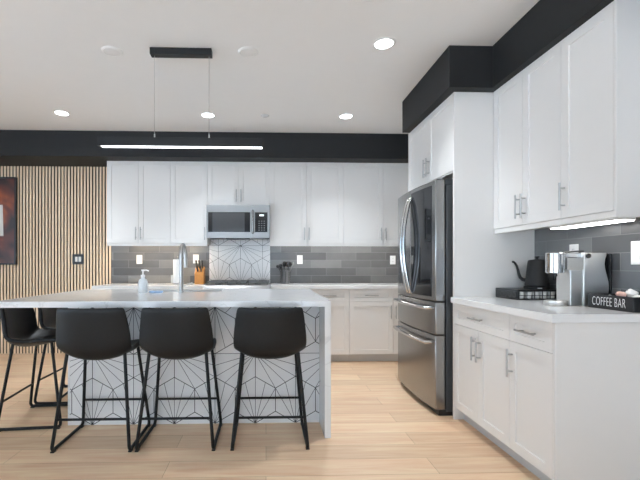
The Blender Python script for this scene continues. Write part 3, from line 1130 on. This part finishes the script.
# ------------------------------------------------------------------ ceiling fittings
def downlight(label, x, y, power=1.0):
    t = thing('recessed_light', label, 'ceiling light', (x, y, ZC), 0, 'round recessed lights in the white ceiling')
    MB().lathe([(0.064, -0.003), (0.066, -0.007), (0.080, -0.005), (0.085, 0.0)], n=32).build('trim_ring', M['white_plastic'], t, smooth=50)
    MB().lathe([(0, -0.004), (0.064, -0.004)], n=32).build('lens', M['lens'], t)
    ld = bpy.data.lights.new('beam', 'SPOT')
    ld.energy = SPOT_W * power
    ld.spot_size = math.radians(104)
    ld.spot_blend = 0.95
    ld.shadow_soft_size = 0.06
    ld.color = (0.90, 0.965, 1.03)
    lo = bpy.data.objects.new('beam', ld)
    COL.objects.link(lo)
    lo.parent = t
    lo.location = (0, 0, -0.012)


downlight('round recessed light above the slat-wall end of the island', -2.18, 4.34)
downlight('round recessed light between the pendant wires and rear soffit', -0.628, 4.35)
downlight('round recessed light over the aisle, close to the rear soffit', 0.872, 4.34)
downlight('round recessed light out in the ceiling, close to the fridge soffit', 0.866, 2.91)
for x in (-2.18, -0.63, 0.87):  # unseen extra row, added to light the room from behind the camera
    downlight('unseen recessed light added in the ceiling behind the camera', x, -0.9, 0.6)
for x, y, lab in ((-1.17, 3.08, 'flat white ceiling disc on the slat-wall side of the pendant canopy'), (-0.137, 3.06, 'flat white ceiling disc on the fridge side of the pendant canopy')):
    t = thing('ceiling_speaker', lab, 'ceiling speaker', (x, y, ZC), 0, 'flat white discs beside the pendant canopy')
    MB().lathe([(0, -0.006), (0.068, -0.006), (0.076, -0.003), (0.078, 0)], n=32).build('cover', M['ceiling'], t, smooth=50)
    MB().lathe([(0.058, -0.0066), (0.061, -0.0085), (0.064, -0.0062)], n=32).build('rim', M['ceiling'], t, smooth=50)
t = thing('ceiling_speaker', 'large round white ceiling disc at the top edge of view', 'ceiling speaker', (0.62, 2.33, ZC))
MB().lathe([(0, -0.007), (0.118, -0.007), (0.128, -0.004), (0.131, 0)], n=36).build('cover', M['white_plastic'], t, smooth=50)
MB().lathe([(0.104, -0.0075), (0.108, -0.010), (0.112, -0.0072)], n=36).build('rim', M['white_plastic'], t, smooth=50)
t = thing('fire_sprinkler', 'small white sprinkler cap in the ceiling near the rear soffit', 'sprinkler', (-0.011, 4.35, ZC))
MB().lathe([(0, -0.014), (0.026, -0.014), (0.030, -0.010), (0.030, -0.006), (0.045, -0.004), (0.047, 0)], n=24).build('cap', M['kick'], t, smooth=50)

pd = thing('pendant_light', 'long black linear pendant hanging over the island', 'pendant light', (-0.634, 3.04, ZC))
MB().box(-0.234, 0.225, -0.03, 0.03, -0.05, 0).build('canopy', M['black_matte'], pd, bevel=0.002)
MB().box(-0.622, 0.611, -0.028, 0.028, -0.735, -0.672).build('bar', M['black_matte'], pd, bevel=0.002)
MB().box(-0.598, 0.605, -0.016, 0.022, -0.7385, -0.7345).build('diffuser', M['led_pendant'], pd)
for x in (-0.205, 0.203):
    wv = MB().tube([(x, 0, -0.672), (x, 0, -0.05)], 0.0016, 6).build('suspension_wire', M['nickel'], pd)
    MB().tube([(x, 0, -0.672), (x, 0, -0.64)], 0.005, 8).build('ferrule', M['nickel'], wv)

# ------------------------------------------------------------------ coffee corner
ZK = 0.93
pt = thing('pod_drawer', 'low black coffee pod drawer under the kettle', 'pod drawer', (1.742, 2.718, ZK), 0)
PWX, PWY, PH = 0.296, 0.268, 0.072
m = MB()
m.box(0, PWX, 0, PWY, PH - 0.010, PH).box(0, PWX, 0, PWY, 0.002, 0.010)
m.box(0, PWX, PWY - 0.006, PWY, 0.010, PH - 0.010).box(PWX - 0.006, PWX, 0, PWY - 0.006, 0.010, PH - 0.010)
m.box(0, 0.008, 0, 0.008, 0.010, PH - 0.010).box(0, 0.006, PWY - 0.03, PWY - 0.006, 0.010, PH - 0.010)
m.build('frame', M['black'], pt, bevel=0.0015)
df = MB().box(-0.004, 0.006, 0.009, PWY - 0.031, 0.011, PH - 0.011).build('drawer_front', M['black'], pt, bevel=0.003)
rg = MB()
for q in range(4):
    a = arc((-0.005, 0.035 + q * 0.047, PH / 2), 0.017, 0, 2 * PI, 16, (0, 1, 0), (0, 0, 1))
    rg.tube(a, 0.0016, 5, cap=False)
rg.build('ring_pattern', M['fridge_side'], df)
wr = MB()
for q in range(6):
    x = 0.0125 + q * 0.055
    wr.tube([(x, 0.004, 0.006), (x, 0.004, PH - 0.006)], 0.0028, 6)
wr.tube([(0, 0.004, 0.032), (PWX, 0.004, 0.032)], 0.0022, 6)
wr.build('wire_side', M['black_matte'], pt)
pls = ['white coffee pod in the wire drawer, closest to the drawer front', 'white coffee pod second from the drawer front in the wire drawer',
       'white coffee pod third from the drawer front in the wire drawer', 'white coffee pod fourth from the drawer front in the wire drawer',
       'white coffee pod closest to the tiled wall in the wire drawer']
for q in range(5):
    t = thing('coffee_pod', pls[q], 'coffee pod', (1.742 + 0.040 + q * 0.055, 2.718 + 0.036, ZK + 0.0102), 0, 'white coffee pods in the black drawer')
    MB().lathe([(0, 0), (0.021, 0), (0.0245, 0.042), (0.0245, 0.043)], n=18).build('cup', M['white_plastic'], t, smooth=40)
    MB().lathe([(0.0245, 0.043), (0.0262, 0.043), (0.0262, 0.046), (0, 0.046)], n=18).build('lid', M['paper'], t, smooth=40)

KX, KY, KZ = 1.955, 2.83, ZK + PH
kbs = thing('kettle_base', 'round black power base under the gooseneck kettle', 'kettle base', (KX, KY, KZ))
MB().lathe([(0, 0), (0.082, 0), (0.084, 0.004), (0.082, 0.016), (0.07, 0.02), (0, 0.02)], n=32).build('plate', M['black_matte'], kbs, smooth=40)
MB().box(-0.05, -0.02, -0.0835, -0.078, 0.005, 0.012).build('button', M['kick'], kbs)
kt = thing('gooseneck_kettle', 'matte black gooseneck kettle on its base by the coffee machine', 'kettle', (KX, KY, KZ + 0.0205), math.radians(-38))
MB().lathe([(0, 0), (0.074, 0), (0.077, 0.004), (0.076, 0.02), (0.0735, 0.026), (0.066, 0.10), (0.058, 0.175), (0.056, 0.182), (0.0, 0.182)], n=36).build('body', M['black_matte'], kt, smooth=35)
lid = MB().lathe([(0.054, 0.181), (0.052, 0.187), (0.015, 0.192), (0.007, 0.195), (0.007, 0.203), (0.015, 0.206), (0.015, 0.212), (0, 0.214)], n=28).build('lid', M['black_matte'], kt, smooth=40)
pts = [(-0.066, 0, 0.04), (-0.088, 0, 0.044), (-0.104, 0, 0.06), (-0.112, 0, 0.085), (-0.118, 0, 0.115), (-0.126, 0, 0.145),
       (-0.137, 0, 0.165), (-0.146, 0, 0.175), (-0.156, 0, 0.173)]
MB().tube(pts, 0.008, 12, radii=[0.015, 0.0125, 0.0105, 0.0095, 0.0088, 0.0082, 0.0078, 0.0074, 0.007]).build('spout', M['black_matte'], kt, smooth=60)
MB().tube(rounded_path([(0.056, 0, 0.172), (0.105, 0, 0.176), (0.112, 0, 0.10), (0.104, 0, 0.045)], 0.025), 0.011, 12).build('handle', M['black_matte'], kt, smooth=60)

cm = thing('coffee_machine', 'brushed steel capsule coffee machine beside the kettle', 'coffee machine', (1.745, 2.365, ZK))
# local x runs from spout towards the wall, y across the machine
MB().lathe([(0, 0), (0.056, 0), (0.058, 0.003), (0.058, 0.026), (0.054, 0.03), (0, 0.03)], n=36).build('drip_tray', M['machine_steel'], cm, smooth=35)
MB().lathe([(0, 0.194), (0.046, 0.194), (0.050, 0.198), (0.050, 0.312), (0.046, 0.317), (0, 0.317)], n=36).build('brew_head', M['chrome'], cm, smooth=35)
MB().box(0.05, 0.125, -0.058, 0.058, 0.0, 0.215).build('column', M['machine_steel'], cm, bevel=0.004)
nb = []
for (x, z) in ((0.125, 0.0), (0.262, 0.0)):
    nb.append((x, z))
for i in range(13):
    u = i / 12
    z = 0.0 + u * 0.30
    nb.append((0.262 + 0.020 * math.sin(u * PI * 2.0 - 0.5) * (0.4 + 0.6 * u) + 0.010 * u, z))
nb += [(0.262, 0.315), (0.125, 0.315)]
nb2 = [nb[0]] + nb[2:]
MB().prism(nb2, 1, -0.066, 0.066).build('body', M['machine_steel'], cm, bevel=0.003, smooth=30)
MB().prism([(0.0, 0.285), (0.13, 0.285), (0.13, 0.317), (0.0, 0.317)], 1, -0.045, 0.045).build('top_cover', M['chrome'], cm, bevel=0.005)
MB().prism([(0.03, 0.318), (0.12, 0.330), (0.165, 0.330), (0.165, 0.322), (0.12, 0.322), (0.05, 0.316)], 1, -0.02, 0.02).build('lever', M['black'], cm, bevel=0.002)
MB().tube([(0.15, -0.066, 0.297), (0.15, -0.073, 0.297)], 0.014, 16).build('knob', M['black'], cm, smooth=40)
MB().tube([(0.0, 0, 0.197), (0.0, 0, 0.175)], 0.012, 14).build('coffee_spout', M['black'], cm, smooth=40)
MB().box(0.284, 0.302, -0.062, 0.062, 0.0, 0.312).build('water_tank', M['black_gloss'], cm, bevel=0.008)

bxo = thing('coffee_bar_box', 'black open box with white COFFEE BAR lettering on the counter', 'box', (1.865, 2.262, ZK), RZ)
BL, BD, BH = 0.285, 0.17, 0.078
m = MB()
m.box(0, BL, 0, 0.008, 0, BH).box(0, BL, BD - 0.008, BD, 0, BH).box(0, 0.008, 0.008, BD - 0.008, 0, BH).box(BL - 0.008, BL, 0.008, BD - 0.008, 0, BH)
m.box(0.008, BL - 0.008, 0.008, BD - 0.008, 0, 0.008)
m.build('tray', M['black'], bxo, bevel=0.001)
fc = bpy.data.curves.new('lettering', 'FONT')
fc.body = 'COFFEE BAR'
fc.size = 0.070
fc.align_x = 'CENTER'
fc.align_y = 'CENTER'
fc.extrude = 0.0004
fc.offset = -0.0011
fc.space_character = 1.12
fc.materials.append(M['white_plastic'])
fo0 = bpy.data.objects.new('lettering_curve', fc)
COL.objects.link(fo0)
bpy.context.view_layer.update()
me = bpy.data.meshes.new_from_object(fo0.evaluated_get(bpy.context.evaluated_depsgraph_get()))
bpy.data.objects.remove(fo0)
fo = bpy.data.objects.new('lettering', me)
COL.objects.link(fo)
fo.parent = bxo
fo.location = (BL * 0.475, -0.0006, BH * 0.5)
fo.rotation_euler = (PI / 2, 0, 0)
fo.scale = (0.50, 1.0, 1.0)


def packet(label, x, y, z, s, mat, seed):
    r = random.Random(seed)
    bm = bmesh.new()
    bmesh.ops.create_icosphere(bm, subdivisions=3, radius=1.0)
    ph = [r.uniform(0, 6.28) for _ in range(6)]
    for v in bm.verts:
        c = v.co
        k = 1 + 0.16 * math.sin(5 * c.x + ph[0]) * math.cos(4 * c.y + ph[1]) + 0.10 * math.sin(9 * c.z + ph[2] + 3 * c.x)
        v.co = Vector((c.x * s[0] * k, c.y * s[1] * k, c.z * s[2] * k))
    me = bpy.data.meshes.new('sugar_packet')
    bm.to_mesh(me)
    bm.free()
    for p in me.polygons:
        p.use_smooth = True
    me.materials.append(M[mat])
    o = bpy.data.objects.new('coffee_packet', me)
    COL.objects.link(o)
    o.location = (x, y, z)
    o.rotation_euler = (r.uniform(-.3, .3), r.uniform(-.3, .3), r.uniform(0, 3))
    tag(o, label, 'packet', 'packets heaped in the coffee bar box')


packet('white crumpled packet in the box at the end nearest the coffee machine', 1.943, 2.205, ZK + 0.042, (0.042, 0.036, 0.027), 'white_plastic', 1)
packet('pinkish packet among the white ones in the coffee box', 1.918, 2.105, ZK + 0.083, (0.022, 0.026, 0.016), 'pink', 2)
packet('white crumpled packet below the pinkish one in the box', 1.943, 2.120, ZK + 0.040, (0.046, 0.036, 0.022), 'white_plastic', 3)
packet('white crumpled packet at the end of the box closest to the camera', 1.943, 2.030, ZK + 0.052, (0.038, 0.030, 0.036), 'white_plastic', 4)
packet('white crumpled packet heaped highest, at the wall side of the box', 1.978, 2.105, ZK + 0.088, (0.026, 0.034, 0.020), 'paper', 5)
